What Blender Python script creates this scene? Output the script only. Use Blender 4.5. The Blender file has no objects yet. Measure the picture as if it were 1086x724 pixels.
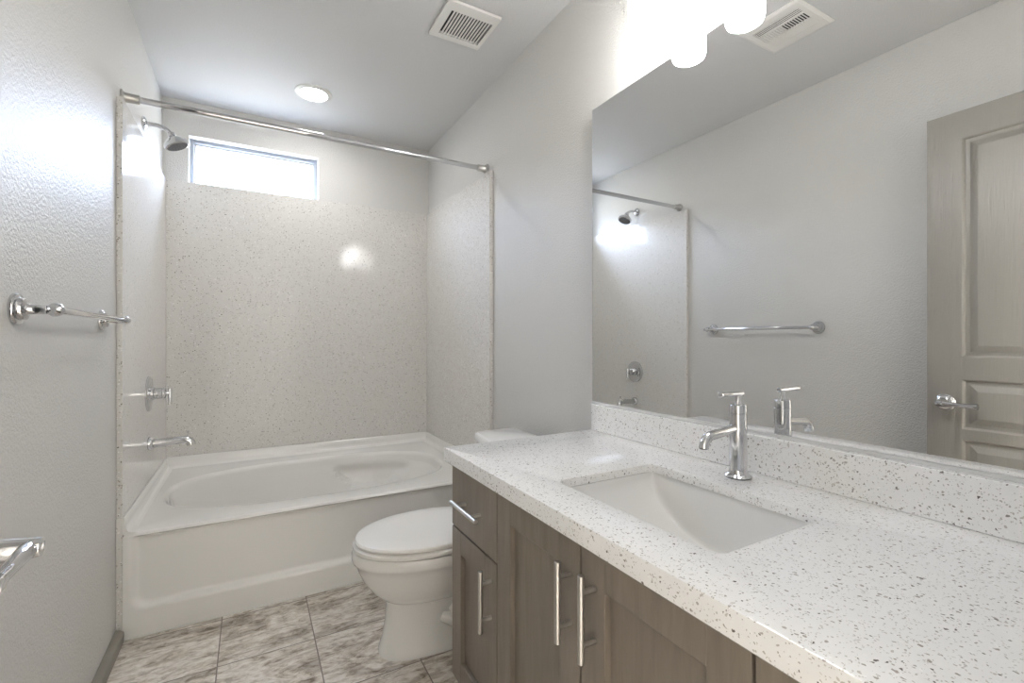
import bpy, bmesh, math, random
from mathutils import Vector, Matrix

# ------------------------------------------------------------------ camera, sky, exposure
SC = bpy.context.scene
COL = SC.collection
SC.view_settings.view_transform = 'Standard'
SC.view_settings.look = 'None'
SC.view_settings.exposure = 2.06
SC.view_settings.gamma = 1.0
SC.view_settings.use_curve_mapping = False

FPX, V0, YAW, CAMX, CAMZ = 493.3, 359.7, 0.5117, 0.435, 1.0935
cam_data = bpy.data.cameras.new('camera')
cam_data.sensor_fit = 'HORIZONTAL'
cam_data.sensor_width = 36.0
cam_data.lens = FPX / 1086.0 * 36.0
cam_data.shift_y = -(362.0 - V0) / 1086.0
cam_data.clip_start = 0.01
cam = bpy.data.objects.new('camera', cam_data)
cam.location = (CAMX, 0.0, CAMZ)
cam.rotation_euler = (math.pi / 2, 0, -YAW)
COL.objects.link(cam)
SC.camera = cam

SC.cycles.max_bounces = 10
SC.cycles.diffuse_bounces = 6
SC.cycles.glossy_bounces = 6
SC.cycles.caustics_reflective = False
SC.cycles.caustics_refractive = False
SC.cycles.sample_clamp_indirect = 6.0
SC.cycles.use_denoising = True

SKY_STRENGTH = 12.5
world = bpy.data.worlds.new('overcast_sky')
SC.world = world
world.use_nodes = True
wn, wl = world.node_tree.nodes, world.node_tree.links
wn.clear()
w_out = wn.new('ShaderNodeOutputWorld')
w_bg = wn.new('ShaderNodeBackground')
w_bg.inputs['Strength'].default_value = SKY_STRENGTH
w_ramp = wn.new('ShaderNodeValToRGB')
w_ramp.color_ramp.elements[0].position = 0.0
w_ramp.color_ramp.elements[0].color = (0.22, 0.22, 0.22, 1)
w_ramp.color_ramp.elements[1].position = 0.24
w_ramp.color_ramp.elements[1].color = (0.79, 0.90, 1.20, 1)
e = w_ramp.color_ramp.elements.new(0.15); e.color = (0.22, 0.23, 0.25, 1)
w_sep = wn.new('ShaderNodeSeparateXYZ')
w_tc = wn.new('ShaderNodeTexCoord')
wl.new(w_tc.outputs['Generated'], w_sep.inputs[0])
wl.new(w_sep.outputs['Z'], w_ramp.inputs[0])
wl.new(w_ramp.outputs[0], w_bg.inputs['Color'])
wl.new(w_bg.outputs[0], w_out.inputs['Surface'])

portal_d = bpy.data.lights.new('window_portal', 'AREA')
portal_d.shape = 'RECTANGLE'; portal_d.size = 0.70; portal_d.size_y = 0.30
portal_d.cycles.is_portal = True
portal = bpy.data.objects.new('window_portal', portal_d)
portal.location = (0.469, 3.33, 2.11); portal.rotation_euler = (-math.pi / 2, 0, 0)
COL.objects.link(portal)

# fill light added in the unseen hallway behind the doorway
HALL_W = 38.0
hl = bpy.data.lights.new('hallway_fill_light', 'AREA')
hl.shape = 'DISK'; hl.size = 0.6; hl.energy = HALL_W; hl.color = (1.0, 1.0, 1.0)
hlo = bpy.data.objects.new('hallway_fill_light', hl)
hlo.location = (1.75, -0.75, 2.40)
COL.objects.link(hlo)

SHADE_E = 8.6       # frosted vanity shades
CAN_E = 29.0        # recessed lamp lens

# ------------------------------------------------------------------ room numbers (metres)
W, D, H = 1.54, 3.18, 2.434
FRONT = 0.05
S = 2.168           # front edge of the shower surround
ZS = 1.975          # top of the surround
XL = 0.010           # left wall face
TL, TR = 0.029, 0.022   # surround thickness left / right
ZT, ZF = 0.386, 0.445   # tub rim, tub flange
MX = 1.518          # mirror face
BX = 1.496          # backsplash face
ZC, ZCB = 0.771, 0.731  # counter top / underside
XC = 0.938          # counter front edge
YC = 1.3136         # counter left end
ZB = 0.8620         # backsplash top
XF = 0.958          # cabinet door faces
PI = math.pi

# ------------------------------------------------------------------ mesh helpers
def bx(bm, lo, hi):
    x0, y0, z0 = lo; x1, y1, z1 = hi
    v = [bm.verts.new(p) for p in ((x0,y0,z0),(x1,y0,z0),(x1,y1,z0),(x0,y1,z0),(x0,y0,z1),(x1,y0,z1),(x1,y1,z1),(x0,y1,z1))]
    for f in ((0,3,2,1),(4,5,6,7),(0,1,5,4),(1,2,6,5),(2,3,7,6),(3,0,4,7)):
        bm.faces.new([v[i] for i in f])
    return bm

def frame_of(d):
    d = Vector(d).normalized()
    up = Vector((0, 0, 1)) if abs(d.z) < 0.9 else Vector((1, 0, 0))
    a = d.cross(up).normalized()
    b = d.cross(a).normalized()
    return a, b

def rings(bm, loops, cap0=True, cap1=True):
    R = [[bm.verts.new(p) for p in lp] for lp in loops]
    n = len(R[0])
    for k in range(len(R) - 1):
        for i in range(n):
            j = (i + 1) % n
            bm.faces.new((R[k][i], R[k][j], R[k+1][j], R[k+1][i]))
    if cap0: bm.faces.new(list(reversed(R[0])))
    if cap1: bm.faces.new(R[-1])
    return R

def lathe(bm, origin, axis, prof, n=40):
    """prof: list of (distance along axis, radius); closes both ends"""
    a, b = frame_of(axis)
    d = Vector(axis).normalized(); o = Vector(origin)
    loops = []
    for t, r in prof:
        r = max(r, 1e-5)
        loops.append([o + d*t + a*(r*math.cos(2*PI*i/n)) + b*(r*math.sin(2*PI*i/n)) for i in range(n)])
    rings(bm, loops)
    return bm

def tube(bm, pts, r, n=24):
    pts = [Vector(p) for p in pts]
    rr = r if isinstance(r, (list, tuple)) else [r]*len(pts)
    loops = []
    t0 = (pts[1]-pts[0]).normalized()
    a, b = frame_of(t0)
    for k, p in enumerate(pts):
        if k == 0: t = (pts[1]-pts[0]).normalized()
        elif k == len(pts)-1: t = (pts[-1]-pts[-2]).normalized()
        else: t = ((pts[k+1]-p).normalized() + (p-pts[k-1]).normalized()).normalized()
        a = (a - t*a.dot(t)).normalized(); b = t.cross(a).normalized()
        loops.append([p + a*(rr[k]*math.cos(2*PI*i/n)) + b*(rr[k]*math.sin(2*PI*i/n)) for i in range(n)])
    rings(bm, loops)
    return bm

def bez(p0, p1, p2, n=10):
    p0, p1, p2 = Vector(p0), Vector(p1), Vector(p2)
    return [p0*(1-t)**2 + p1*(2*t*(1-t)) + p2*t*t for t in (i/n for i in range(n+1))]

def build(name, bm, mat, parent=None, smooth=False, bevel=0.0, seg=2, loc=None, sub=0):
    bmesh.ops.recalc_face_normals(bm, faces=bm.faces[:])
    me = bpy.data.meshes.new(name)
    bm.to_mesh(me); bm.free()
    me.materials.append(mat)
    o = bpy.data.objects.new(name, me)
    COL.objects.link(o)
    if smooth:
        for p in me.polygons: p.use_smooth = True
        try: me.set_sharp_from_angle(angle=math.radians(38))
        except Exception: pass
    if bevel:
        m = o.modifiers.new('bevel', 'BEVEL'); m.width = bevel; m.segments = seg; m.limit_method = 'ANGLE'; m.angle_limit = math.radians(40)
        m.harden_normals = True
        for p in me.polygons: p.use_smooth = True
        try: me.set_sharp_from_angle(angle=math.radians(38))
        except Exception: pass
    if sub:
        m = o.modifiers.new('sub', 'SUBSURF'); m.levels = sub; m.render_levels = sub
    if parent is not None:
        o.parent = parent
        base = Vector(parent['_base']) if '_base' in parent.keys() else Vector((0, 0, 0))
        o.matrix_parent_inverse = Matrix.Translation(-base)
    return o

def B(): return bmesh.new()

def thing(name, label, cat, loc, group=None):
    o = bpy.data.objects.new(name, None)
    o.empty_display_size = 0.05
    o.location = loc; o['_base'] = loc
    o['label'] = label; o['category'] = cat
    if group: o['group'] = group
    COL.objects.link(o)
    return o

def tag(o, label, cat, group=None):
    o['label'] = label; o['category'] = cat
    if group: o['group'] = group
    return o

def struct(o, label=None, cat=None):
    o['kind'] = 'structure'
    if label: o['label'] = label
    if cat: o['category'] = cat
    return o

# ------------------------------------------------------------------ materials
def mat(name, col=(0.5,0.5,0.5), rough=0.5, metal=0.0, spec=0.5, coat=0.0):
    m = bpy.data.materials.new(name); m.use_nodes = True
    p = m.node_tree.nodes['Principled BSDF']
    p.inputs['Base Color'].default_value = (*col, 1)
    p.inputs['Roughness'].default_value = rough
    p.inputs['Metallic'].default_value = metal
    p.inputs['Specular IOR Level'].default_value = spec
    if coat:
        p.inputs['Coat Weight'].default_value = coat
        p.inputs['Coat Roughness'].default_value = 0.04
    return m

class N:
    def __init__(s, m):
        s.m = m; s.t = m.node_tree; s.p = s.t.nodes['Principled BSDF']
    def new(s, kind, **kw):
        n = s.t.nodes.new(kind)
        for k, v in kw.items():
            if k in n.inputs.keys(): n.inputs[k].default_value = v
            else: setattr(n, k, v)
        return n
    def link(s, a, b): s.t.links.new(a, b)
    def coord(s): return s.new('ShaderNodeTexCoord').outputs['Object']
    def math(s, op, a, b=None, clamp=False):
        n = s.new('ShaderNodeMath'); n.operation = op; n.use_clamp = clamp
        for i, v in enumerate((a, b)):
            if v is None: continue
            if isinstance(v, (int, float)): n.inputs[i].default_value = v
            else: s.link(v, n.inputs[i])
        return n.outputs[0]
    def ramp(s, fac, stops):
        n = s.new('ShaderNodeValToRGB'); cr = n.color_ramp
        while len(cr.elements) < len(stops): cr.elements.new(0.5)
        for el, (pos, c) in zip(cr.elements, stops):
            el.position = pos; el.color = (*c, 1) if len(c) == 3 else c
        s.link(fac, n.inputs[0]); return n.outputs[0]
    def mix(s, fac, a, b, mode='MIX'):
        n = s.new('ShaderNodeMix'); n.data_type = 'RGBA'; n.blend_type = mode
        for sock, v in ((n.inputs[0], fac), (n.inputs[6], a), (n.inputs[7], b)):
            if isinstance(v, (int, float)): sock.default_value = v
            elif isinstance(v, tuple): sock.default_value = (*v, 1)
            else: s.link(v, sock)
        return n.outputs[2]
    def bump(s, h, strength=0.2, dist=0.01):
        n = s.new('ShaderNodeBump'); n.inputs['Strength'].default_value = strength; n.inputs['Distance'].default_value = dist
        s.link(h, n.inputs['Height']); s.link(n.outputs[0], s.p.inputs['Normal'])

def paint(name, col, rough, scale, strength, dist=0.002, spec=0.5):
    m = mat(name, col, rough, spec=spec); n = N(m)
    c = n.coord()
    a = n.new('ShaderNodeTexNoise', Scale=scale, Detail=3.0, Roughness=0.55)
    n.link(c, a.inputs['Vector'])
    h = n.ramp(a.outputs['Fac'], [(0.35, (0,0,0)), (0.65, (1,1,1))])
    n.bump(h, strength, dist)
    return m

def quartz(name, base, chips, rough, coat=0.0, warp=0.004):
    """chips: list of (scale, share of cells, radius, colour a, colour b)"""
    m = mat(name, base, rough, spec=0.25); n = N(m)
    c = n.coord()
    nz = n.new('ShaderNodeTexNoise', Scale=160.0, Detail=1.0); n.link(c, nz.inputs['Vector'])
    v1 = n.new('ShaderNodeVectorMath'); v1.operation = 'SCALE'; v1.inputs['Scale'].default_value = warp
    n.link(nz.outputs['Color'], v1.inputs[0])
    v2 = n.new('ShaderNodeVectorMath'); v2.operation = 'ADD'
    n.link(c, v2.inputs[0]); n.link(v1.outputs[0], v2.inputs[1])
    big = n.new('ShaderNodeTexNoise', Scale=35.0, Detail=3.0); n.link(c, big.inputs['Vector'])
    col = n.mix(n.math('MULTIPLY', big.outputs['Fac'], 0.5), tuple(x*1.06 for x in base), tuple(x*0.90 for x in base))
    for sc, share, rad, ca, cb in chips:
        vo = n.new('ShaderNodeTexVoronoi', Scale=sc); n.link(v2.outputs[0], vo.inputs['Vector'])
        sp = n.new('ShaderNodeSeparateColor'); n.link(vo.outputs['Color'], sp.inputs[0])
        pick = n.math('LESS_THAN', sp.outputs[0], share)
        r = n.math('MULTIPLY', sp.outputs[1], rad); r = n.math('ADD', r, rad*0.35)
        ins = n.math('LESS_THAN', vo.outputs['Distance'], r)
        fac = n.math('MULTIPLY', pick, ins)
        cc = n.mix(sp.outputs[2], ca, cb)
        col = n.mix(fac, col, cc)
    n.link(col, n.p.inputs['Base Color'])
    if coat:
        n.p.inputs['Coat Weight'].default_value = coat; n.p.inputs['Coat Roughness'].default_value = 0.025
    return m

M_WALL = paint('greige_wall_paint', (0.655, 0.645, 0.62), 0.42, 150.0, 0.60, 0.002, 0.22)
M_CEIL = paint('ceiling_paint', (0.62, 0.62, 0.62), 0.65, 120.0, 0.18, 0.002)
M_WHITE = mat('white_metal_enamel', (0.74, 0.73, 0.70), 0.35)
M_VINYL = mat('grey_vinyl', (0.34, 0.37, 0.42), 0.35)
M_ACRYL = mat('white_acrylic', (0.80, 0.79, 0.765), 0.12, coat=0.3)
M_PORC = mat('white_porcelain', (0.84, 0.835, 0.82), 0.08, coat=0.5)
M_SEAT = mat('white_plastic', (0.82, 0.805, 0.775), 0.22)
M_CHROME = mat('polished_chrome', (0.66, 0.66, 0.67), 0.05, 1.0)
M_STEEL = mat('brushed_nickel', (0.60, 0.585, 0.56), 0.30, 1.0)
M_DARK = mat('gap_shade_black', (0.02, 0.02, 0.02), 0.6)  # near-black colour standing in for shade inside the ceiling vents
M_RUBBER = mat('grey_rubber', (0.12, 0.12, 0.12), 0.5)
M_DOOR = mat('taupe_door_paint', (0.29, 0.273, 0.246), 0.32)
M_BASEB = mat('taupe_trim_paint', (0.25, 0.235, 0.205), 0.40)
M_JAMB = mat('taupe_jamb_paint', (0.235, 0.22, 0.195), 0.36)
M_MIRROR = mat('mirror_silver', (0.83, 0.84, 0.845), 0.0, 1.0)
M_CHANNEL = mat('clear_white_strip', (0.66, 0.66, 0.65), 0.15)
M_HALL = mat('hallway_paint', (0.78, 0.77, 0.75), 0.6)

M_COUNTER = quartz('white_quartz', (0.86, 0.855, 0.845), [
    (330.0, 0.34, 0.36, (0.50,0.48,0.45), (0.66,0.64,0.61)),
    (190.0, 0.26, 0.34, (0.38,0.35,0.32), (0.60,0.57,0.53)),
    (210.0, 0.12, 0.32, (0.95,0.95,0.94), (0.90,0.89,0.88)),
    (150.0, 0.11, 0.25, (0.13,0.12,0.11), (0.30,0.28,0.26))], 0.16, 0.25, 0.007)
M_SURR = quartz('beige_quartz', (0.68, 0.665, 0.635), [
    (150.0, 0.24, 0.38, (0.88,0.87,0.86), (0.78,0.76,0.74)),
    (140.0, 0.24, 0.36, (0.40,0.37,0.33), (0.54,0.51,0.47)),
    (110.0, 0.075, 0.24, (0.10,0.09,0.08), (0.22,0.20,0.18))], 0.10, 0.0, 0.006)

# cabinet: grey-brown stained maple
M_WOOD = mat('grey_stained_wood', (0.10, 0.085, 0.07), 0.36)
n = N(M_WOOD); c = n.coord()
mp = n.new('ShaderNodeMapping'); mp.inputs['Scale'].default_value = (14, 14, 1.6); n.link(c, mp.inputs['Vector'])
a = n.new('ShaderNodeTexNoise', Scale=3.0, Detail=5.0, Roughness=0.6, Distortion=0.6); n.link(mp.outputs[0], a.inputs['Vector'])
mp2 = n.new('ShaderNodeMapping'); mp2.inputs['Scale'].default_value = (160, 160, 6); n.link(c, mp2.inputs['Vector'])
b = n.new('ShaderNodeTexNoise', Scale=1.5, Detail=3.0); n.link(mp2.outputs[0], b.inputs['Vector'])
col = n.ramp(a.outputs['Fac'], [(0.30, (0.205,0.174,0.143)), (0.55, (0.245,0.209,0.173)), (0.75, (0.280,0.240,0.199))])
col = n.mix(n.math('MULTIPLY', b.outputs['Fac'], 0.35), col, (0.165,0.139,0.114))
n.link(col, n.p.inputs['Base Color'])
n.bump(b.outputs['Fac'], 0.05, 0.001)

# door: fine embossed grain
n = N(M_DOOR); c = n.coord()
mp = n.new('ShaderNodeMapping'); mp.inputs['Scale'].default_value = (60, 60, 3.0); n.link(c, mp.inputs['Vector'])
a = n.new('ShaderNodeTexNoise', Scale=2.2, Detail=4.0, Distortion=1.2); n.link(mp.outputs[0], a.inputs['Vector'])
n.bump(a.outputs['Fac'], 0.5, 0.003)

# floor: 12 inch stone-look tiles with streaks
M_FLOOR = mat('stone_tile', (0.4,0.37,0.33), 0.30)
n = N(M_FLOOR); c = n.coord()
TS = 0.302
sx = n.new('ShaderNodeSeparateXYZ'); n.link(c, sx.inputs[0])
ux = n.math('DIVIDE', n.math('SUBTRACT', sx.outputs['X'], 0.337), TS)
uy = n.math('DIVIDE', n.math('SUBTRACT', sx.outputs['Y'], 1.835), TS)
ix, iy = n.math('MAXIMUM', n.math('FLOOR', ux), -1.0), n.math('FLOOR', uy)
fx, fy = n.math('FRACT', ux), n.math('FRACT', uy)
cid = n.new('ShaderNodeCombineXYZ'); n.link(ix, cid.inputs[0]); n.link(iy, cid.inputs[1])
wnz = n.new('ShaderNodeTexWhiteNoise'); wnz.noise_dimensions = '3D'; n.link(cid.outputs[0], wnz.inputs['Vector'])
sc = n.new('ShaderNodeVectorMath'); sc.operation = 'SCALE'; sc.inputs['Scale'].default_value = 9.0; n.link(wnz.outputs['Color'], sc.inputs[0])
ad = n.new('ShaderNodeVectorMath'); ad.operation = 'ADD'; n.link(c, ad.inputs[0]); n.link(sc.outputs[0], ad.inputs[1])
mp = n.new('ShaderNodeMapping'); mp.inputs['Rotation'].default_value = (0, 0, math.radians(-14)); mp.inputs['Scale'].default_value = (4.0, 11.0, 1.0)
n.link(ad.outputs[0], mp.inputs['Vector'])
s1 = n.new('ShaderNodeTexNoise', Scale=1.0, Detail=8.0, Roughness=0.66, Distortion=1.4); n.link(mp.outputs[0], s1.inputs['Vector'])
mp3 = n.new('ShaderNodeMapping'); mp3.inputs['Rotation'].default_value = (0, 0, math.radians(-14)); mp3.inputs['Scale'].default_value = (22.0, 48.0, 1.0)
n.link(ad.outputs[0], mp3.inputs['Vector'])
s2 = n.new('ShaderNodeTexNoise', Scale=1.0, Detail=5.0, Roughness=0.7, Distortion=0.8); n.link(mp3.outputs[0], s2.inputs['Vector'])
col = n.ramp(s1.outputs['Fac'], [(0.34, (0.14,0.100,0.068)), (0.44, (0.33,0.265,0.20)), (0.50, (0.71,0.635,0.54)), (0.57, (0.88,0.85,0.80)), (0.63, (0.70,0.645,0.575)), (0.72, (0.38,0.32,0.26))])
col2 = n.ramp(s2.outputs['Fac'], [(0.36, (0.12,0.088,0.060)), (0.46, (0.58,0.52,0.445)), (0.60, (0.90,0.875,0.84))])
col = n.mix(0.50, col, col2)
tone = n.new('ShaderNodeSeparateColor'); n.link(wnz.outputs['Color'], tone.inputs[0])
col = n.mix(n.math('MULTIPLY', tone.outputs[0], 0.10), col, (0.27,0.235,0.20))
ex = n.math('MINIMUM', fx, n.math('SUBTRACT', 1.0, fx)); ey = n.math('MINIMUM', fy, n.math('SUBTRACT', 1.0, fy))
gr = n.math('MULTIPLY', n.math('LESS_THAN', n.math('MINIMUM', ex, ey), 0.0065), n.math('GREATER_THAN', sx.outputs['X'], 0.10))
col = n.mix(gr, col, (0.23, 0.20, 0.175))
n.link(col, n.p.inputs['Base Color'])
n.bump(n.math('SUBTRACT', s2.outputs['Fac'], n.math('MULTIPLY', gr, 0.6)), 0.15, 0.003)

def emis(name, col, strength):
    m = mat(name, (0.9,0.9,0.9), 0.3)
    p = m.node_tree.nodes['Principled BSDF']
    p.inputs['Emission Color'].default_value = (*col, 1)
    p.inputs['Emission Strength'].default_value = strength
    return m
M_SHADE = emis('lit_frosted_glass', (1.0, 0.99, 0.98), SHADE_E)
M_LENS = emis('lit_lamp_lens', (1.0, 0.99, 0.98), CAN_E)

# window glass: clear with a faint reflection
M_PANE = bpy.data.materials.new('window_glass'); M_PANE.use_nodes = True
nt = M_PANE.node_tree; nt.nodes.clear()
o_ = nt.nodes.new('ShaderNodeOutputMaterial'); t_ = nt.nodes.new('ShaderNodeBsdfTransparent'); g_ = nt.nodes.new('ShaderNodeBsdfGlossy')
g_.inputs['Roughness'].default_value = 0.0; t_.inputs['Color'].default_value = (0.95, 0.97, 0.97, 1)
x_ = nt.nodes.new('ShaderNodeMixShader'); x_.inputs[0].default_value = 0.06
nt.links.new(t_.outputs[0], x_.inputs[1]); nt.links.new(g_.outputs[0], x_.inputs[2]); nt.links.new(x_.outputs[0], o_.inputs['Surface'])

# ------------------------------------------------------------------ the room
T = 0.12
def slab(name, lo, hi, m):
    return struct(build(name, bx(B(), lo, hi), m))
slab('floor', (-T, FRONT - T, -0.1), (W + T, D + 0.14, 0.0), M_FLOOR)
slab('ceiling', (-T, FRONT - T, H), (W + T, D + 0.14, H + 0.1), M_CEIL)
slab('wall_left', (-T, FRONT - T, 0), (XL, D + 0.14, H), M_WALL)
slab('wall_right', (W, FRONT - T, 0), (W + T, D + 0.14, H), M_WALL)
# back wall with the window opening
WX0, WX1, WZ0, WZ1 = 0.130, 0.809, ZS - 0.004, 2.245
bm = B()
bx(bm, (0, D, 0), (W, D + 0.14, WZ0)); bx(bm, (0, D, WZ1), (W, D + 0.14, H))
bx(bm, (0, D, WZ0), (WX0, D + 0.14, WZ1)); bx(bm, (WX1, D, WZ0), (W, D + 0.14, WZ1))
struct(build('wall_back', bm, M_WALL))
# doorway wall the photo is taken from
DX0, DX1, DH = 0.10, 0.90, 2.03
bm = B()
bx(bm, (0, FRONT - T, 0), (DX0, FRONT, H)); bx(bm, (DX1, FRONT - T, 0), (W, FRONT, H)); bx(bm, (DX0, FRONT - T, DH), (DX1, FRONT, H))
struct(build('wall_front', bm, M_WALL))
bm = B()
bx(bm, (DX0, FRONT - T, 0), (DX0 + 0.012, FRONT, DH)); bx(bm, (DX1 - 0.012, FRONT - T, 0), (DX1, FRONT, DH)); bx(bm, (DX0, FRONT - T, DH - 0.012), (DX1, FRONT, DH))
struct(build('trim_1', bm, M_JAMB))
# hallway behind
slab('floor_hallway', (-0.9, -2.2, -0.1), (W + 0.9, FRONT - T, 0.0), M_FLOOR)
slab('ceiling_hallway', (-0.9, -2.2, H), (W + 0.9, FRONT - T, H + 0.1), M_HALL)
slab('wall_hallway_far', (-0.9, -2.3, 0), (W + 0.9, -2.2, H), M_HALL)
slab('wall_hallway_left', (-1.0, -2.2, 0), (-0.9, FRONT - T, H), M_HALL)
slab('wall_hallway_right', (W + 0.9, -2.2, 0), (W + 1.0, FRONT - T, H), M_HALL)
slab('wall_hallway_near_left', (-0.9, FRONT - T, 0), (-T, FRONT, H), M_HALL)
slab('wall_hallway_near_right', (W + T, FRONT - T, 0), (W + 0.9, FRONT, H), M_HALL)

# baseboard along the left wall
bm = B()
prof = [(0, 0), (0.013, 0), (0.013, 0.062), (0.010, 0.072), (0.006, 0.080), (0, 0.082)]
rings(bm, [[(XL + x*1.9, y, z*0.56) for x, z in prof] for y in (FRONT, 2.158)])
struct(build('baseboard_left', bm, M_BASEB, bevel=0.0015))
bm = B()
rings(bm, [[(W - x, y, z) for x, z in prof] for y in (1.30, 2.15)])
struct(build('baseboard_right', bm, M_BASEB, bevel=0.0015))

# window: frame with mitred inner sash line, one pane
win = thing('window_1', 'narrow grey-framed high window above the speckled back panel', 'window', (0.469, D + 0.08, WZ0))
win['kind'] = 'structure'
def rect_frame(bm, x0, x1, z0, z1, w, y0, y1):
    bx(bm, (x0, y0, z0), (x0 + w, y1, z1)); bx(bm, (x1 - w, y0, z0), (x1, y1, z1))
    bx(bm, (x0 + w, y0, z0), (x1 - w, y1, z0 + w)); bx(bm, (x0 + w, y0, z1 - w), (x1 - w, y1, z1))
bm = B(); rect_frame(bm, WX0, WX1, WZ0, WZ1, 0.020, D + 0.055, D + 0.12)
build('window_frame', bm, M_VINYL, win, bevel=0.002)
bm = B(); rect_frame(bm, WX0 + 0.020, WX1 - 0.020, WZ0 + 0.020, WZ1 - 0.020, 0.010, D + 0.072, D + 0.10)
build('glazing_bead', bm, M_WHITE, win, bevel=0.0015)
build('pane', bx(B(), (WX0 + 0.028, D + 0.085, WZ0 + 0.028), (WX1 - 0.028, D + 0.089, WZ1 - 0.028)), M_PANE, win)

# ------------------------------------------------------------------ shower surround panels
tag(build('surround_panel', bx(B(), (TL, D - TR, ZF), (W - TR, D - 0.0006, ZS)), M_SURR, bevel=0.0015),
    'wide speckled quartz panel on the back wall under the window', 'shower panel')
tag(build('surround_panel', bx(B(), (XL + 0.0006, S, ZF), (TL - 0.0002, D - 0.0006, ZS)), M_SURR, bevel=0.0015),
    'speckled quartz panel on the left wall carrying the tub valve and spout', 'shower panel')
tag(build('surround_panel', bx(B(), (W - TR + 0.0002, S, ZF), (W - 0.0006, D - 0.0006, ZS)), M_SURR, bevel=0.0015),
    'plain speckled quartz panel on the right wall beside the toilet tank', 'shower panel')
# the left panel's narrow leg runs down beside the tub to the floor
tag(build('panel_leg', bx(B(), (XL + 0.0006, S - 0.006, 0.0005), (TL, S + 0.03, ZF - 0.0005)), M_SURR, bevel=0.0015),
    'narrow speckled quartz strip standing between the tub apron and the left baseboard', 'shower panel')

# ------------------------------------------------------------------ bathtub
def sstep(t): t = max(0, min(1, t)); return t*t*(3-2*t)
TX0, TX1, TY0, TY1 = TL + 0.001, W - TR - 0.002, 2.160, D - TR - 0.002
tub = thing('bathtub', 'white acrylic alcove bathtub with a recessed apron and oval basin', 'bathtub', ((TX0+TX1)/2, TY0, 0))
CX, CY = 0.750, 2.635
NA = 160
def rect_pt(th, x0, x1, y0, y1):
    dx, dy = math.cos(th), math.sin(th)
    t = 1e9
    if dx > 1e-9: t = min(t, (x1-CX)/dx)
    if dx < -1e-9: t = min(t, (x0-CX)/dx)
    if dy > 1e-9: t = min(t, (y1-CY)/dy)
    if dy < -1e-9: t = min(t, (y0-CY)/dy)
    return CX + dx*t, CY + dy*t
corner_th = sorted(math.atan2(y-CY, x-CX) % (2*PI) for x in (TX0, TX1) for y in (TY0, TY1))
ths = []
for k in range(4):
    a0, a1 = corner_th[k], corner_th[(k+1) % 4] + (2*PI if k == 3 else 0)
    ths += [a0 + (a1-a0)*i/(NA//4) for i in range(NA//4)]
def sup(th, ax, bx_, ex, ox=0.0, oy=0.0):
    cth, sth = math.cos(th), math.sin(th)
    r = (abs(cth/ax)**ex + abs(sth/bx_)**ex) ** (-1/ex)
    return CX + ox + cth*r, CY + oy + sth*r
loops = []
R0 = 0.012
for k in range(6):            # rounded rim over the apron
    a = PI/2*k/5
    q = R0*(1-math.sin(a))
    def inset(th, q=q, a=a):
        x, y = rect_pt(th, TX0, TX1, TY0 + R0*(1-math.cos(a)) if False else TY0 + (R0 - R0*math.cos(a)), TY1)
        return x, y
    z = ZT - R0 + R0*math.sin(a)
    loops.append([(*inset(t), z) for t in ths])
AX, AY, OX = 0.655, 0.362, 0.0
tbl = [(0.010, 0.010, ZT+0.0005, 2.7, 0), (0.002, 0.002, ZT-0.0005, 2.7, 0), (-0.006, -0.006, ZT-0.006, 2.7, 0),
       (-0.011, -0.011, ZT-0.016, 2.7, 0), (-0.018, -0.016, ZT-0.05, 2.7, 0), (-0.040, -0.028, 0.28, 2.7, -0.012),
       (-0.075, -0.045, 0.20, 2.8, -0.035), (-0.115, -0.062, 0.13, 2.9, -0.06), (-0.15, -0.085, 0.09, 3.0, -0.075),
       (-0.20, -0.12, 0.072, 3.0, -0.085), (-0.40, -0.24, 0.066, 2.6, -0.09), (-0.62, -0.345, 0.064, 2.0, -0.09)]
rows = []
for p, q in zip(tbl[:-1], tbl[1:]):
    m_ = 7 if 0.10 < q[2] < 0.34 else 1
    for k in range(m_):
        rows.append([p[j] + (q[j]-p[j])*k/m_ for j in range(5)])
rows.append(list(tbl[-1]))
def arm_rest(x, y, z):
    """moulded arm-rest scoop in the far wall near the backrest end"""
    if y < CY + 0.05: return 0.0
    u_ = (x - 1.085)/0.20
    edge = 0.185 + 0.10*u_*u_
    return 0.040*sstep((z - edge + 0.006)/0.016)*(1 - sstep((z - 0.27)/0.07))*sstep((1.15 - abs(u_))/0.25)*sstep((y - CY - 0.05)/0.08)
for gx, gy, z, ex, ox in rows:
    lpp = []
    for t in ths:
        x, y = sup(t, AX+gx, AY+gy, ex, ox)
        lpp.append((x, y + arm_rest(x, y, z), z))
    loops.append(lpp)
bm = B()
rings(bm, loops, cap0=False, cap1=True)
# apron: a grid whose upper field is set back
def sstep(t): t = max(0, min(1, t)); return t*t*(3-2*t)
NX, NZ = 220, 70
def recess(x, z):
    x0, x1, z0, z1, r = TX0+0.020, TX1-0.030, 0.098, 0.60, 0.055
    qx = max(x0 + r - x, x - (x1 - r), 0); qz = max(z0 + r - z, z - (z1 - r), 0)
    d = math.hypot(qx, qz) - r if (qx > 0 or qz > 0) else max(x0-x, x-x1, z0-z, z-z1)
    return 0.020*sstep((-d)/0.024) * (1 - sstep((z-0.362)/0.012)*0.98)
V = [[bm.verts.new((TX0+(TX1-TX0)*i/NX, TY0 + recess(TX0+(TX1-TX0)*i/NX, (ZT-R0)*k/NZ), (ZT-R0)*k/NZ)) for i in range(NX+1)] for k in range(NZ+1)]
for k in range(NZ):
    for i in range(NX):
        bm.faces.new((V[k][i], V[k][i+1], V[k+1][i+1], V[k+1][i]))
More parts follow.
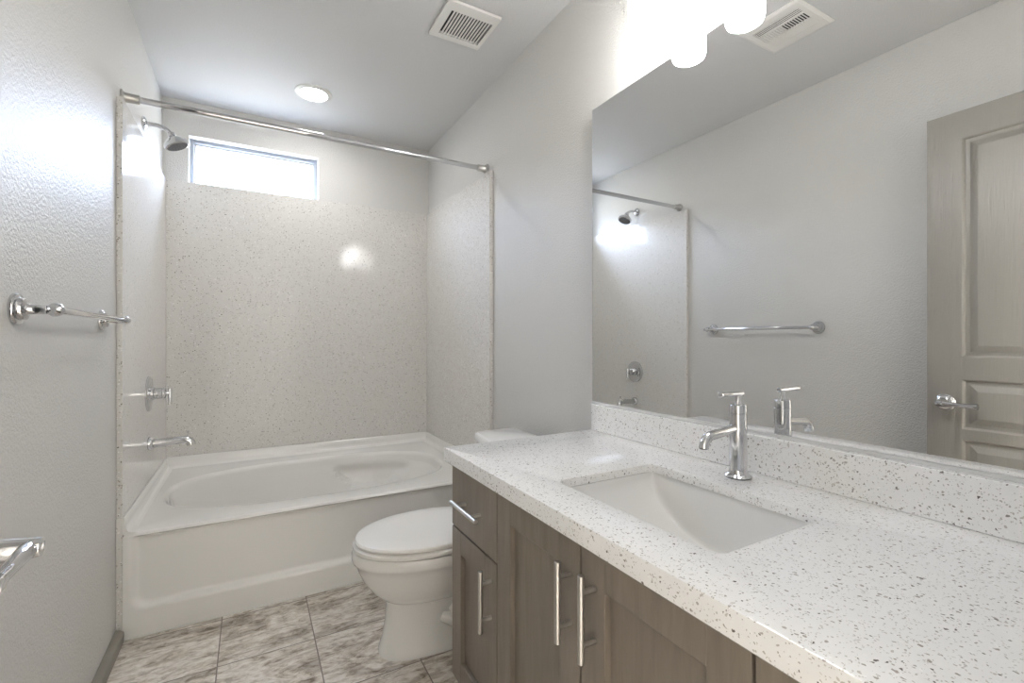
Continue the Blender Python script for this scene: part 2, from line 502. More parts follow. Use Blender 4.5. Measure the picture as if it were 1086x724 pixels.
# cheeks and back of the shell down to the floor
for x in (TX0, TX1):
    bm.faces.new([bm.verts.new(p) for p in ((x, TY0, 0), (x, TY1, 0), (x, TY1, ZT-R0), (x, TY0, ZT-R0))])
bm.faces.new([bm.verts.new(p) for p in ((TX0, TY1, 0), (TX1, TY1, 0), (TX1, TY1, ZT-R0), (TX0, TY1, ZT-R0))])
shell = build('tub_shell', bm, M_ACRYL, tub, smooth=True)
# raised tiling flange round three sides, coved into the deck
bm = B()
sec = [(0.040, ZT-0.001), (0.026, ZT+0.0015), (0.016, ZT+0.006), (0.010, ZT+0.014), (0.007, ZT+0.028), (0.006, ZF-0.004), (0.003, ZF), (-0.001, ZF), (-0.001, ZT-0.004), (0.02, ZT-0.006)]
path = [(TX0, TY0+0.004, 1, 0), (TX0, TY1, 1, -1), (TX1, TY1, -1, -1), (TX1, TY0+0.004, -1, 0)]
rings(bm, [[(px + sx_*d, py + sy_*d, z) for d, z in sec] for px, py, sx_, sy_ in path])
build('tub_flange', bm, M_ACRYL, tub, smooth=True)
# caulk line at the floor
build('caulk_line', bx(B(), (TX0, TY0 - 0.004, 0), (TX1, TY0 + 0.002, 0.006)), M_WHITE, tub, bevel=0.002)
# overflow plate on the drain end, below the spout
bm = B(); lathe(bm, (0.112, 2.637, 0.330), (1, 0, 0.28), [(-0.006, 0.034), (0.004, 0.034), (0.009, 0.028), (0.011, 0.006), (0.011, 0.0)])
ovp = build('overflow_plate', bm, M_CHROME, tub, smooth=True); ovp['label'] = 'chrome round overflow plate'
bm = B(); lathe(bm, (0.32, 2.63, 0.066), (0, 0, 1), [(0, 0.035), (0.004, 0.034), (0.006, 0.025), (0.010, 0.022), (0.011, 0.0)])
build('drain', bm, M_CHROME, tub, smooth=True)

# ------------------------------------------------------------------ shower and tub fittings on the left panel
YV = 2.650
sh = thing('showerhead', 'chrome shower head on a bent arm high on the left wall', 'shower head', (0, YV, 2.072))
bm = B(); lathe(bm, (XL, YV, 2.072), (1, 0, 0), [(0.0005, 0.029), (0.005, 0.029), (0.010, 0.024), (0.014, 0.014), (0.016, 0.0)])
build('wall_flange', bm, M_CHROME, sh, smooth=True)
bm = B()
tube(bm, [(0.004, YV, 2.072), (0.03, YV, 2.0725)] + bez((0.045, YV, 2.0725), (0.080, YV, 2.073), (0.104, YV, 2.054), 12) + [(0.114, YV, 2.043)], 0.0092)
build('shower_arm', bm, M_CHROME, sh, smooth=True)
hd = Vector((0.42, 0.0, -0.91)).normalized()
bm = B(); lathe(bm, (0.112, YV, 2.046), hd, [(-0.004, 0.011), (0.0, 0.0155), (0.012, 0.0155), (0.014, 0.013), (0.018, 0.019), (0.030, 0.036), (0.040, 0.043), (0.044, 0.048), (0.049, 0.051), (0.060, 0.051), (0.063, 0.047), (0.063, 0.0)], 48)
head = build('spray_head', bm, M_CHROME, sh, smooth=True)
bm = B(); lathe(bm, Vector((0.112, YV, 2.046)) + hd*0.0631, hd, [(0, 0.044), (0.0015, 0.043), (0.0018, 0.0)])
a_, b_ = frame_of(hd)
for rr, k in ((0.011, 6), (0.023, 12), (0.035, 18)):
    for i in range(k):
        p = Vector((0.112, YV, 2.046)) + hd*0.0648 + a_*(rr*math.cos(2*PI*i/k)) + b_*(rr*math.sin(2*PI*i/k))
        lathe(bm, p, hd, [(0, 0.0018), (0.0025, 0.0013), (0.0026, 0.0)], 8)
build('nozzle_plate', bm, M_RUBBER, head, smooth=True)

vt = thing('shower_valve', 'chrome round valve trim with a lever handle above the tub spout', 'shower valve', (TL, YV, 0.846))
bm = B(); lathe(bm, (TL, YV, 0.846), (1, 0, 0), [(0.0003, 0.080), (0.004, 0.080), (0.008, 0.076), (0.010, 0.060), (0.009, 0.056), (0.011, 0.050), (0.013, 0.036), (0.013, 0.0)], 56)
build('escutcheon', bm, M_CHROME, vt, smooth=True)
bm = B(); lathe(bm, (TL, YV, 0.846), (1, 0, 0), [(0.010, 0.030), (0.022, 0.030), (0.024, 0.026), (0.052, 0.025), (0.055, 0.028), (0.062, 0.028), (0.066, 0.022), (0.068, 0.009), (0.078, 0.007), (0.079, 0.0)])
build('valve_body', bm, M_CHROME, vt, smooth=True)
bm = B(); tube(bm, [(TL+0.080, YV, 0.868), (TL+0.080, YV, 0.862), (TL+0.080, YV, 0.800), (TL+0.080, YV, 0.793), (TL+0.080, YV, 0.7915)], [0.006, 0.0085, 0.0072, 0.0075, 0.004])
build('lever', bm, M_CHROME, vt, smooth=True)

sp = thing('tub_spout', 'chrome tub spout with a diverter pin on the left wall', 'tub spout', (TL, YV, 0.620))
bm = B(); lathe(bm, (TL, YV, 0.620), (1, 0, 0), [(0.0003, 0.029), (0.012, 0.029), (0.016, 0.026), (0.018, 0.020), (0.018, 0.0)])
build('wall_flange', bm, M_CHROME, sp, smooth=True)
bm = B()
tube(bm, [(TL+0.010, YV, 0.620), (TL+0.03, YV, 0.620), (TL+0.118, YV, 0.623)] + bez((TL+0.128, YV, 0.623), (TL+0.160, YV, 0.623), (TL+0.162, YV, 0.598), 12),
     [0.019, 0.019, 0.0185] + [0.0185]*13)
build('spout_body', bm, M_CHROME, sp, smooth=True)
bm = B(); tube(bm, [(TL+0.148, YV, 0.634), (TL+0.148, YV, 0.655), (TL+0.148, YV, 0.657), (TL+0.148, YV, 0.664), (TL+0.148, YV, 0.665)], [0.003, 0.003, 0.0055, 0.0055, 0.002], 16)
build('diverter_knob', bm, M_CHROME, sp, smooth=True)

# curtain rod
RY, RZ = 2.245, 2.006
rod = thing('curtain_rod', 'chrome shower curtain rod spanning the tub alcove from wall to wall', 'curtain rod', (W/2, RY, RZ))
bm = B(); tube(bm, [(XL + 0.004, RY, RZ), (W-0.006, RY, RZ)], 0.0125)
build('rod', bm, M_CHROME, rod, smooth=True)
for x, sgn in ((XL + 0.0005, 1), (W - 0.0005, -1)):
    bm = B(); lathe(bm, (x, RY, RZ), (sgn, 0, 0), [(0, 0.027), (0.006, 0.027), (0.010, 0.020), (0.014, 0.0175), (0.055, 0.0165), (0.057, 0.014), (0.057, 0.0)])
    build('end_flange', bm, M_STEEL, rod, smooth=True)

# ------------------------------------------------------------------ towel bar on the left wall
ZW, XB = 1.156, 0.074
tb = thing('towel_bar', 'chrome towel bar with round wall plates on the left wall', 'towel bar', (0, 1.66, ZW))
for y in (1.337, 1.968):
    bm = B()
    lathe(bm, (XL + 0.0003, y, ZW), (1, 0, 0), [(0, 0.033), (0.005, 0.033), (0.008, 0.031), (0.009, 0.025), (0.011, 0.0235), (0.018, 0.022), (0.020, 0.013), (0.024, 0.0105), (0.050, 0.0095), (0.0525, 0.0)])
    lathe(bm, (XB - 0.015, y, ZW), (1, 0, 0), [(0, 0.004), (0.003, 0.010), (0.010, 0.0145), (0.017, 0.0145), (0.024, 0.011), (0.029, 0.005), (0.030, 0.0)])
    build('post', bm, M_CHROME, tb, smooth=True)
bm = B(); tube(bm, [(XB, 1.322, ZW), (XB, 1.325, ZW), (XB, 1.990, ZW), (XB, 1.995, ZW)], [0.005, 0.0088, 0.0088, 0.005])
build('bar', bm, M_CHROME, tb, smooth=True)

# ------------------------------------------------------------------ the open door along the left wall
DXF, DXB, DY0, DY1, DZ1 = 0.140, 0.105, 0.056, 0.845, 2.002
dr = thing('door_1', 'open taupe panelled door folded back against the left wall', 'door', (0.12, DY0, 0.01))
dr['kind'] = 'structure'
bm = B()
st = 0.110
zs = [0.02, 0.22, 0.66, 0.715, 0.735, 0.925, 1.025, 1.890, DZ1]
panels_z = [(0.22, 0.690), (0.735, 0.925), (1.025, 1.892)]
panels_z = [(0.20, 0.420), (0.500, 0.697), (0.738, 0.934), (1.022, 1.892)]
ym = (DY0 + DY1)/2
panels_y = [(DY0 + st, ym - 0.05), (ym + 0.05, DY1 - st)]
bx(bm, (DXB, DY0, 0.012), (DXF - 0.0115, DY1, DZ1))
# face frame as strips around the panels
ycuts = [DY0, panels_y[0][0], panels_y[0][1], panels_y[1][0], panels_y[1][1], DY1]
zc = [0.012] + [v for p in panels_z for v in p] + [DZ1]
for i in (0, 2, 4):
    bx(bm, (DXF - 0.0116, ycuts[i], 0.012), (DXF, ycuts[i+1], DZ1))
for i in (1, 3):
    for k in range(0, len(zc), 2):
        bx(bm, (DXF - 0.0116, ycuts[i], zc[k]), (DXF, ycuts[i+1], zc[k+1]))
for (y0, y1) in panels_y:
    for (z0, z1) in panels_z:
        # sticking slope, flat groove and raised field
        def rc(d, x): return [(x, y0+d, z0+d), (x, y1-d, z0+d), (x, y1-d, z1-d), (x, y0+d, z1-d)]
        rings(bm, [rc(0, DXF-0.0005), rc(0.004, DXF-0.003), rc(0.008, DXF-0.010), rc(0.015, DXF-0.0105), rc(0.021, DXF-0.0100), rc(0.045, DXF-0.002), rc(0.047, DXF-0.0018)], cap0=False, cap1=True)
build('door_panel', bm, M_DOOR, dr)
KY, KZ = 0.785, 0.838
lv = None
bm = B(); lathe(bm, (DXF, KY, KZ), (1, 0, 0), [(0.0, 0.033), (0.004, 0.033), (0.006, 0.030), (0.009, 0.029), (0.012, 0.026), (0.016, 0.018), (0.020, 0.0175), (0.045, 0.0145), (0.060, 0.0125), (0.066, 0.012), (0.070, 0.011), (0.0702, 0.0045), (0.0675, 0.004), (0.067, 0.0)], 48)
lv = build('lever_handle', bm, M_CHROME, dr, smooth=True); lv['label'] = 'chrome lever handle'
bm = B()
tube(bm, [(DXF+0.059, KY+0.012, KZ), (DXF+0.059, KY+0.010, KZ), (DXF+0.059, KY, KZ), (DXF+0.059, KY-0.02, KZ), (DXF+0.059, KY-0.085, KZ-0.002), (DXF+0.059, KY-0.088, KZ-0.002), (DXF+0.059, KY-0.112, KZ-0.002), (DXF+0.059, KY-0.114, KZ-0.002)],
     [0.004, 0.010, 0.011, 0.0095, 0.0085, 0.0105, 0.0125, 0.009])
build('lever_grip', bm, M_CHROME, lv, smooth=True)
for z in (0.25, 1.02, 1.80):
    bm = B(); lathe(bm, (DXF - 0.002, DY0 - 0.002, z - 0.045), (0, 0, 1), [(0, 0.005), (0.09, 0.005)], 16)
    build('hinge', bm, M_STEEL, dr, smooth=True)

# ------------------------------------------------------------------ toilet
TYC = 1.640
to = thing('toilet', 'white two-piece toilet with closed lid between tub and vanity', 'toilet', (1.05, TYC, 0))
def egg(xf, xb, hw, z, n=64, split=0.60, ef=2.0, eb=2.6):
    """pointed towards -x; widest at split of the length"""
    xm = xf + (xb - xf)*split
    out = []
    for i in range(n):
        a = 2*PI*i/n
        cx_, sy_ = math.cos(a), math.sin(a)
        if cx_ < 0: e, L = ef, xm - xf
        else: e, L = eb, xb - xm
        r = (abs(cx_)**e + abs(sy_)**e) ** (-1/e)
        out.append((xm + L*cx_*r, TYC + hw*sy_*r, z))
    return out
bm = B()
lp = [egg(0.824, 1.34, 0.104, 0.0, split=0.5, ef=2.6, eb=4), egg(0.826, 1.34, 0.103, 0.012, split=0.5, ef=2.6, eb=4),
      egg(0.838, 1.335, 0.097, 0.05, split=0.5, ef=2.5, eb=4), egg(0.848, 1.325, 0.094, 0.11, split=0.5, ef=2.4, eb=4),
      egg(0.850, 1.310, 0.096, 0.165, split=0.5, ef=2.3, eb=3.5), egg(0.846, 1.30, 0.100, 0.182, split=0.5, ef=2.2, eb=3), egg(0.828, 1.30, 0.118, 0.196, split=0.5, ef=2.2, eb=3),
      egg(0.797, 1.29, 0.144, 0.226, split=0.52, ef=2.1), egg(0.771, 1.28, 0.163, 0.264, split=0.55), egg(0.754, 1.27, 0.174, 0.302, split=0.57),
      egg(0.744, 1.265, 0.180, 0.328, split=0.58), egg(0.737, 1.26, 0.185, 0.333, split=0.58), egg(0.734, 1.26, 0.187, 0.342, split=0.58),
      egg(0.734, 1.26, 0.187, 0.362, split=0.58), egg(0.737, 1.26, 0.185, 0.370, split=0.58), egg(0.745, 1.255, 0.178, 0.373, split=0.58)]
rings(bm, lp)
build('bowl', bm, M_PORC, to, smooth=True)
bm = B()   # trap bulge on the pedestal side and the shelf under the tank
bx(bm, (1.20, TYC - 0.16, 0.32), (1.50, TYC + 0.16, 0.372))
build('tank_shelf', bm, M_PORC, to, bevel=0.02, seg=4)
for s_ in (-1, 1):
    bm = B()
    tube(bm, [(1.02, TYC + s_*0.080, 0.12)] + bez((1.06, TYC + s_*0.088, 0.10), (1.13, TYC + s_*0.094, 0.22), (1.20, TYC + s_*0.090, 0.20), 10) + [(1.27, TYC + s_*0.085, 0.06)], [0.02] + [0.034]*11 + [0.03], 20)
    build('trapway', bm, M_PORC, to, smooth=True)
bm = B()
rings(bm, [egg(0.742, 1.19, 0.180, 0.3745, split=0.56), egg(0.738, 1.19, 0.184, 0.377, split=0.56), egg(0.738, 1.19, 0.184, 0.387, split=0.56), egg(0.744, 1.19, 0.179, 0.391, split=0.56)])
build('seat', bm, M_SEAT, to, smooth=True)
bm = B()
rings(bm, [egg(0.752, 1.20, 0.172, 0.3935, split=0.56), egg(0.745, 1.20, 0.178, 0.396, split=0.56), egg(0.744, 1.20, 0.179, 0.402, split=0.56), egg(0.748, 1.20, 0.176, 0.408, split=0.56),
           egg(0.765, 1.195, 0.162, 0.4125, split=0.56), egg(0.83, 1.16, 0.11, 0.4155, split=0.56), egg(0.93, 1.08, 0.03, 0.4165, split=0.56)])
build('lid', bm, M_SEAT, to, smooth=True)
for s_ in (-1, 1):
    bm = B(); lathe(bm, (1.185, TYC + s_*0.07 - 0.02, 0.392), (0, 1, 0), [(0, 0.012), (0.003, 0.014), (0.037, 0.014), (0.04, 0.012)], 20)
    build('hinge', bm, M_SEAT, to, smooth=True)
bm = B()
def tank_loop(g, z, bow=0.018):
    x0, x1, y0, y1, r = 1.282-g, 1.475+g*0.3, TYC-0.205-g, TYC+0.205+g, 0.035+g
    pts = []
    for i in range(17):
        t = i/16; y = y1 - r + (y0 + r - y1 + r)*t
        pts.append((x0 - bow*(1-(2*t-1)**2), y, z))
    for k in range(1, 7):
        a = PI/2*k/6; pts.append((x0 + r - r*math.cos(a), y0 + r - r*math.sin(a), z))
    for k in range(7):
        a = PI/2*k/6; pts.append((x1 - 0.02 + 0.02*math.sin(a), y0 + 0.02 - 0.02*math.cos(a), z))
    for k in range(7):
        a = PI/2*k/6; pts.append((x1 - 0.02 + 0.02*math.cos(a), y1 - 0.02 + 0.02*math.sin(a), z))
    for k in range(6):
        a = PI/2*k/6; pts.append((x0 + r - r*math.sin(a), y1 - r + r*math.cos(a), z))
    return pts
rings(bm, [tank_loop(-0.035, 0.372), tank_loop(-0.022, 0.385), tank_loop(-0.008, 0.50), tank_loop(0, 0.662)])
build('tank', bm, M_PORC, to, smooth=True)
bm = B()
rings(bm, [tank_loop(0.002, 0.6625), tank_loop(0.010, 0.665), tank_loop(0.010, 0.682), tank_loop(0.006, 0.689), tank_loop(-0.004, 0.692)])
build('tank_lid', bm, M_PORC, to, smooth=True)
bm = B(); lathe(bm, (1.268, TYC + 0.13, 0.615), (-1, 0, 0), [(0, 0.014), (0.008, 0.013), (0.012, 0.007), (0.02, 0.006), (0.021, 0)], 20)
tube(bm, [(1.250, TYC + 0.135, 0.615), (1.247, TYC + 0.12, 0.614), (1.247, TYC + 0.06, 0.608), (1.247, TYC + 0.055, 0.608)], [0.005, 0.007, 0.006, 0.003], 14)
build('flush_lever', bm, M_CHROME, to, smooth=True)

# ------------------------------------------------------------------ vanity cabinet
CL = 1.296            # left end of the cabinet
va = thing('vanity_cabinet', 'grey-brown stained wood vanity cabinet with bar pulls under the quartz counter', 'cabinet', (1.25, 0.68, 0))
XCAR = XF + 0.020
bm = B()
bx(bm, (XCAR, CL - 0.018, 0.0), (1.530, CL, ZCB - 0.0005)); bx(bm, (XCAR, 0.056, 0.0), (1.530, 0.074, ZCB - 0.0005))
bx(bm, (XCAR, 0.074, 0.10), (1.530, CL - 0.018, 0.118)); bx(bm, (1.518, 0.074, 0.118), (1.530, CL - 0.018, ZCB - 0.0005))
bx(bm, (XCAR + 0.06, 0.074, 0.0), (XCAR + 0.078, CL - 0.018, 0.10))       # toe kick
bx(bm, (XCAR, 0.074, ZCB - 0.045), (XCAR + 0.020, CL - 0.018, ZCB - 0.0005))  # top rail
for y in (1.0065, 0.677, 0.343):
    bx(bm, (XCAR, y - 0.02, 0.118), (XCAR + 0.020, y + 0.02, ZCB - 0.045))
build('carcass', bm, M_WOOD, va, bevel=0.001)

def pull(parent, p0, p1, posts):
    """bar pull: bar from p0 to p1, two posts back to the door face"""
    p0, p1 = Vector(p0), Vector(p1)
    d = (p1 - p0).normalized()
    bm = B(); tube(bm, [p0, p0 + d*0.0008, p1 - d*0.0008, p1], [0.0052, 0.0060, 0.0060, 0.0052], 24)
    for t in posts:
        q = p0 + (p1 - p0)*t
        lathe(bm, (XF - 0.0002, q.y, q.z), (-1, 0, 0), [(0, 0.0052), (XF - q.x, 0.0046)], 18)
    return build('bar_pull', bm, M_STEEL, parent, smooth=True)

def shaker(name, y0, y1, z0, z1, w=0.064):
    bm = B(); x0, x1 = XF, XF + 0.0195
    bx(bm, (x0, y0, z0), (x1, y0 + w, z1)); bx(bm, (x0, y1 - w, z0), (x1, y1, z1))
    bx(bm, (x0, y0 + w, z0), (x1, y1 - w, z0 + w)); bx(bm, (x0, y0 + w, z1 - w), (x1, y1 - w, z1))
    d = build(name, bm, M_WOOD, va, bevel=0.0012)
    bm = B(); bx(bm, (x0 + 0.0135, y0 + w - 0.001, z0 + w - 0.001), (x1 - 0.001, y1 - w + 0.001, z1 - w + 0.001))
    build('centre_panel', bm, M_WOOD, d)
    return d
def slab_front(name, y0, y1, z0, z1):
    return build(name, bx(B(), (XF, y0, z0), (XF + 0.0195, y1, z1)), M_WOOD, va, bevel=0.0015)
ZTOP = 0.7265
g = 0.0024
XH = 0.928
d = slab_front('drawer', 1.0065 + g, CL - 0.001, 0.5470, ZTOP)
pull(d, (XH, 1.064, 0.634), (XH, 1.2317, 0.634), (0.22, 0.78))
d = shaker('door', 1.0065 + g, CL - 0.001, 0.102, 0.5415)
pull(d, (XH, 1.037, 0.370), (XH, 1.037, 0.521), (0.20, 0.80))
d = shaker('door', 0.677 + g, 1.0065 - g, 0.102, ZTOP)
pull(d, (XH, 0.707, 0.533), (XH, 0.707, 0.684), (0.20, 0.80))
d = shaker('door', 0.343 + g, 0.677 - g, 0.102, ZTOP)
pull(d, (XH, 0.637, 0.538), (XH, 0.637, 0.689), (0.20, 0.80))
d = slab_front('drawer', 0.058, 0.343 - g, 0.5470, ZTOP)
pull(d, (XH, 0.120, 0.634), (XH, 0.2877, 0.634), (0.22, 0.78))
d = shaker('door', 0.058, 0.343 - g, 0.102, 0.5415)
pull(d, (XH, 0.313, 0.370), (XH, 0.313, 0.521), (0.20, 0.80))

# ------------------------------------------------------------------ countertop with the sink cut-out
SX0, SX1, SY0, SY1, SR = 1.045, 1.343, 0.455, 0.876, 0.022
def rrect(x0, x1, y0, y1, r, z, n=8):
    pts = []
    for (cx_, cy_, a0) in ((x1-r, y1-r, 0), (x0+r, y1-r, PI/2), (x0+r, y0+r, PI), (x1-r, y0+r, 1.5*PI)):
        for k in range(n+1):
            a = a0 + PI/2*k/n
            pts.append((cx_ + r*math.cos(a), cy_ + r*math.sin(a), z))
    return pts
def hole_ring(bm, out, inn, z0, z1, bev):
    """flat ring between an outer rectangle and a rounded hole, with top and bottom faces"""
    ro = lambda q, z: rrect(out[0]+q, out[1]-q, out[2]+q, out[3]-q, 0.003, z)
    ri = lambda q, z: rrect(inn[0]-q, inn[1]+q, inn[2]-q, inn[3]+q, SR, z)
    zi = z1 - 0.020
    L = [ri(0, zi), ri(0, z1 - bev), ri(bev*0.3, z1 - bev*0.3), ri(bev, z1), ro(bev, z1), ro(bev*0.3, z1 - bev*0.3), ro(0, z1 - bev), ro(0, z0 + bev), ro(bev, z0), ro(0.030, z0), ro(0.031, zi), ri(0, zi)]
    rings(bm, L, cap0=False, cap1=False)
    bmesh.ops.remove_doubles(bm, verts=bm.verts[:], dist=1e-6)
bm = B()
hole_ring(bm, (XC, W - 0.001, 0.0515, YC), (SX0, SX1, SY0, SY1), ZCB, ZC, 0.0025)
tag(build('countertop', bm, M_COUNTER, smooth=True), 'long white speckled quartz countertop with a cut-out for the sink', 'countertop')
tag(build('backsplash', bx(B(), (BX, 0.0515, ZC + 0.0002), (W - 0.001, YC - 0.002, ZB)), M_COUNTER, bevel=0.002),
    'low speckled quartz backsplash strip behind the faucet under the mirror', 'backsplash')

# undermount sink: steep back and right walls, long slope from the left
sk = thing('sink', 'white rectangular undermount sink let into the quartz counter', 'sink', ((SX0+SX1)/2, (SY0+SY1)/2, 0.60))
bm = B()
NU, NV = 60, 80
x0, x1, y0, y1 = SX0 - 0.004, SX1 + 0.004, SY0 - 0.004, SY1 + 0.004
def basin_z(x, y):
    t = min(1.0, max(0.0, (y1 - y - 0.004)/0.20))       # from the left (far) end
    ramp = 0.0005 + 0.1275*(1 - (1 - t)**2)**0.6
    wall = 0.145
    def rise(dist, r): # depth limit by distance to a steep wall
        if dist >= r: return 1.0
        t = 1 - dist/r
        return math.sqrt(max(0.0, 1 - t*t))
    lim = rise(x1 - x, 0.016)*rise(x - x0, 0.040)*rise(y - y0, 0.030)
    return ZC - 0.0212 - ramp*lim
V = [[bm.verts.new((x0 + (x1-x0)*(0.5-0.5*math.cos(PI*i/NU)), y0 + (y1-y0)*(0.5-0.5*math.cos(PI*k/NV)), 0)) for i in range(NU+1)] for k in range(NV+1)]
for row in V:
    for v in row: v.co.z = basin_z(v.co.x, v.co.y)
for k in range(NV):
    for i in range(NU):
        bm.faces.new((V[k][i], V[k][i+1], V[k+1][i+1], V[k+1][i]))
basin = build('basin', bm, M_PORC, sk, smooth=True)
so = basin.modifiers.new('thick', 'SOLIDIFY'); so.thickness = 0.010; so.offset = -1 if basin.data.polygons[len(basin.data.polygons)//2].normal.z > 0 else 1
bm = B(); lathe(bm, (1.20, 0.545, basin_z(1.20, 0.545) + 0.0005), (0, 0, 1), [(0, 0.026), (0.003, 0.025), (0.004, 0.017), (0.007, 0.016), (0.008, 0.0)])
build('drain', bm, M_CHROME, sk, smooth=True)

# faucet
FX, FY = 1.4290, 0.690
fa = thing('faucet', 'chrome single-lever faucet standing behind the sink', 'faucet', (FX, FY, ZC))
bm = B(); lathe(bm, (FX, FY, ZC + 0.0003), (0, 0, 1), [(0, 0.0265), (0.0022, 0.0265), (0.0024, 0.0245)], 48)
build('base_gasket', bm, M_RUBBER, fa, smooth=True)
bm = B(); lathe(bm, (FX, FY, ZC), (0, 0, 1), [(0.0026, 0.029), (0.0055, 0.029), (0.0075, 0.0262), (0.0105, 0.0215), (0.016, 0.0202), (0.03, 0.0197), (0.148, 0.0195), (0.149, 0.0186), (0.1505, 0.0186), (0.1515, 0.0195), (0.168, 0.0195), (0.1705, 0.0180), (0.171, 0.010), (0.1715, 0.0)], 56)
build('body', bm, M_CHROME, fa, smooth=True)
bm = B()
tube(bm, [(FX - 0.008, FY, 0.8860), (FX - 0.030, FY, 0.8848), (FX - 0.085, FY, 0.8790)] + bez((FX - 0.092, FY, 0.8783), (FX - 0.117, FY, 0.8762), (FX - 0.120, FY, 0.8520), 14), [0.0108]*18)
spt = build('spout', bm, M_CHROME, fa, smooth=True)
bm = B(); lathe(bm, (FX - 0.1201, FY, 0.8525), (0, 0, -1), [(0, 0.0090), (0.0015, 0.0088), (0.0018, 0.0)], 24)
build('aerator', bm, M_RUBBER, spt, smooth=True)
bm = B(); lathe(bm, (FX, FY, ZC + 0.170), (0, 0, 1), [(0, 0.0075), (0.004, 0.0058), (0.022, 0.0055), (0.026, 0.0055)], 24)
tube(bm, [(FX + 0.016, FY, 0.9660), (FX + 0.0150, FY, 0.9660), (FX - 0.055, FY, 0.9670), (FX - 0.058, FY, 0.9670), (FX - 0.066, FY, 0.9670), (FX - 0.067, FY, 0.9670)], [0.0045, 0.0062, 0.0062, 0.0070, 0.0070, 0.005], 24)
build('lever', bm, M_CHROME, fa, smooth=True)

# ------------------------------------------------------------------ mirror
YM, ZM0, ZM1 = 1.333, ZB + 0.0075, 1.9265
mi = thing('wall_mirror', 'large frameless wall mirror above the backsplash', 'mirror', (MX, 0.70, ZM0))
build('glass', bx(B(), (MX, 0.056, ZM0), (MX + 0.006, YM, ZM1)), M_MIRROR, mi, bevel=0.0008)
build('backing', bx(B(), (MX + 0.0062, 0.058, ZM0 + 0.002), (W - 0.0005, YM - 0.004, ZM1 - 0.002)), M_CHANNEL, mi)
build('bottom_channel', bx(B(), (MX - 0.003, 0.056, ZB + 0.0002), (MX + 0.010, YM - 0.003, ZM0 - 0.0002)), M_CHANNEL, mi, bevel=0.001)

# ------------------------------------------------------------------ vanity light
LX, LZ = 1.428, 1.950
vl = thing('vanity_light', 'wall light with three frosted cylinder shades above the mirror', 'light fixture', (W, 0.794, LZ))
build('backplate', bx(B(), (W - 0.022, 0.55, 2.137), (W - 0.0005, 1.04, 2.222)), M_CHROME, vl, bevel=0.004, seg=3)
for y in (0.980, 0.794, 0.608):
    bm = B()
    tube(bm, [(W - 0.022, y, 2.177), (LX + 0.03, y, 2.177)] + bez((LX + 0.02, y, 2.177), (LX, y, 2.177), (LX, y, 2.152), 8) + [(LX, y, 2.127)], 0.008, 20)
    lathe(bm, (LX, y, 2.132), (0, 0, -1), [(0, 0.010), (0.004, 0.030), (0.022, 0.032), (0.024, 0.020)], 36)
    ar = build('shade_holder', bm, M_CHROME, vl, smooth=True)
    bm = B()
    lathe(bm, (LX, y, 2.112), (0, 0, -1), [(0, 0.030), (0.004, 0.045), (0.010, 0.049), (0.148, 0.049), (0.156, 0.046), (0.161, 0.038), (0.1625, 0.02), (0.163, 0.0)], 48)
    build('shade', bm, M_SHADE, ar, smooth=True)

# ------------------------------------------------------------------ recessed lamp
cl = thing('recessed_light', 'round recessed ceiling lamp over the bathtub', 'ceiling light', (0.733, 2.738, H))
bm = B()
n_ = 64; cxl, cyl_ = 0.733, 2.738
rings(bm, [[(cxl + r*math.cos(2*PI*i/n_), cyl_ + r*math.sin(2*PI*i/n_), z) for i in range(n_)] for r, z in ((0.094, H - 0.0005), (0.092, H - 0.006), (0.080, H - 0.011), (0.071, H - 0.011), (0.066, H - 0.004), (0.066, H - 0.0005))], False, False)
build('trim_ring', bm, M_WHITE, cl, smooth=True)
bm = B(); lathe(bm, (cxl, cyl_, H - 0.0006), (0, 0, -1), [(0, 0.0655), (0.004, 0.0655), (0.006, 0.05), (0.007, 0.0)], 56)
build('lens', bm, M_LENS, cl, smooth=True)

# ------------------------------------------------------------------ exhaust fan grille
fx0, fx1, fy0, fy1 = 1.109, 1.342, 1.704, 1.937
fan = thing('exhaust_fan', 'square white exhaust fan grille with dark slots in the ceiling', 'vent', ((fx0+fx1)/2, (fy0+fy1)/2, H))
bm = B()
sx0, sx1, sy0, sy1 = 1.142, 1.325, 1.752, 1.908
zb0, zb1 = H - 0.016, H - 0.004
bx(bm, (fx0, fy0, zb0), (sx0, fy1, zb1)); bx(bm, (sx1, fy0, zb0), (fx1, fy1, zb1))
bx(bm, (sx0, fy0, zb0), (sx1, sy0, zb1)); bx(bm, (sx0, sy1, zb0), (sx1, fy1, zb1))
NS = 14
pitch = (sx1 - sx0)/NS
for i in range(NS - 1):
    xm = sx0 + pitch*(i+1)
    bx(bm, (xm - pitch*0.26, sy0, zb0), (xm + pitch*0.26, sy1, zb0 + 0.002))
build('grille', bm, M_WHITE, fan)
build('housing_shade', bx(B(), (fx0 + 0.006, fy0 + 0.006, H - 0.0038), (fx1 - 0.006, fy1 - 0.006, H - 0.0003)), M_DARK, fan)  # flat black sheet, paints the shade behind the grille slots

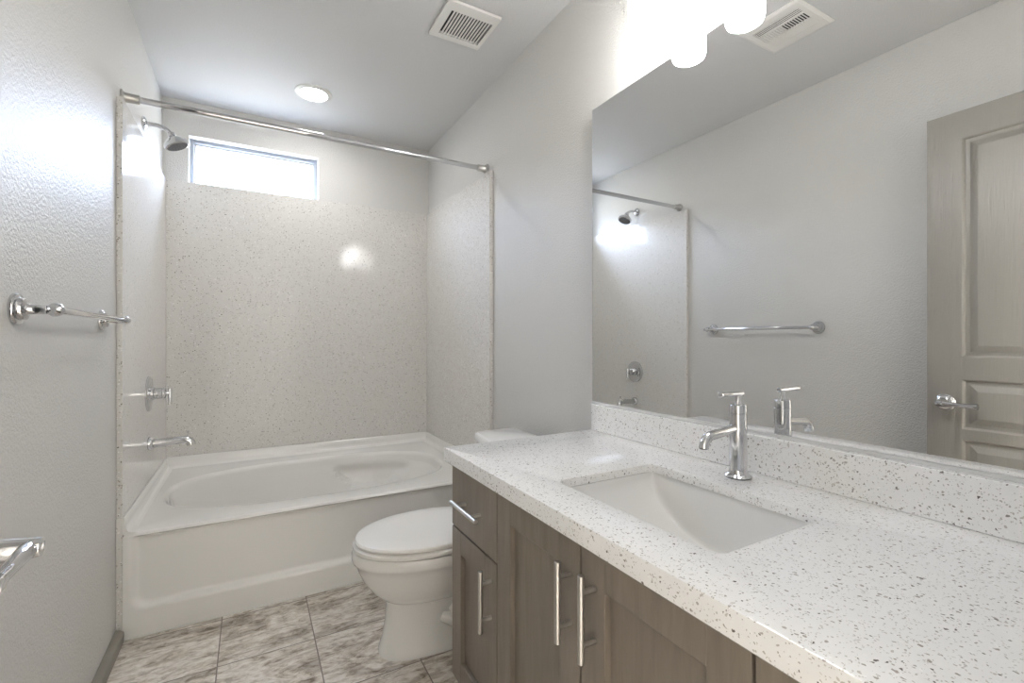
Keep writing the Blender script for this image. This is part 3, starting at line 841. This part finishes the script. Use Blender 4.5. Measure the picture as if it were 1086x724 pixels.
# ------------------------------------------------------------------ supply register
rx0, rx1, ry0, ry1 = 0.464, 0.732, 1.039, 1.298
rg = thing('air_register', 'square white air supply register in the ceiling seen in the mirror', 'vent', ((rx0+rx1)/2, (ry0+ry1)/2, H))
bm = B()
ix0, ix1, iy0, iy1 = rx0 + 0.055, rx1 - 0.048, ry0 + 0.030, ry1 - 0.035
def fr(x0, x1, y0, y1, z): return [(x0, y0, z), (x1, y0, z), (x1, y1, z), (x0, y1, z)]
rings(bm, [fr(rx0, rx1, ry0, ry1, H - 0.0004), fr(rx0, rx1, ry0, ry1, H - 0.004), fr(rx0+0.012, rx1-0.012, ry0+0.012, ry1-0.012, H - 0.009), fr(ix0, ix1, iy0, iy1, H - 0.009), fr(ix0, ix1, iy0, iy1, H - 0.0006)], False, False)
build('register_frame', bm, M_WHITE, rg)
build('duct_shade', bx(B(), (ix0, iy0, H - 0.0012), (ix1, iy1, H - 0.0005)), M_DARK, rg)  # thin black sheet in place of the shaded opening above the louvres
bm = B()
xm_ = (ix0 + ix1)/2; ym_ = (iy0 + iy1)/2
LZ0, LZ1 = H - 0.009, H - 0.0065
for i in range(5):                                   # nearly closed louvres in one outer bank
    x = ix0 + (ix1 - ix0)*0.31*i/5
    bx(bm, (x, iy0, LZ0), (x + 0.0078, iy1, LZ1))
for i in range(4):                                   # open ones in the other
    x = ix1 - 0.004 - (ix1 - ix0)*0.27*i/4
    bx(bm, (x - 0.004, iy0, LZ0), (x, iy1, LZ1))
for i in range(18):                                  # cross louvres in the middle bank
    y = iy0 + (iy1 - iy0)*i/18
    bx(bm, (ix0 + (ix1-ix0)*0.34, y, LZ0), (ix0 + (ix1-ix0)*0.70, y + (0.0035 if i < 9 else 0.008), LZ1))
bx(bm, (ix0 + (ix1-ix0)*0.31, iy0, H - 0.0095), (ix0 + (ix1-ix0)*0.345, iy1, H - 0.0014))
bx(bm, (ix0 + (ix1-ix0)*0.69, iy0, H - 0.0095), (ix0 + (ix1-ix0)*0.725, iy1, H - 0.0014))
build('louvres', bm, M_WHITE, rg)

for o in bpy.data.objects:
    if '_base' in o.keys(): del o['_base']
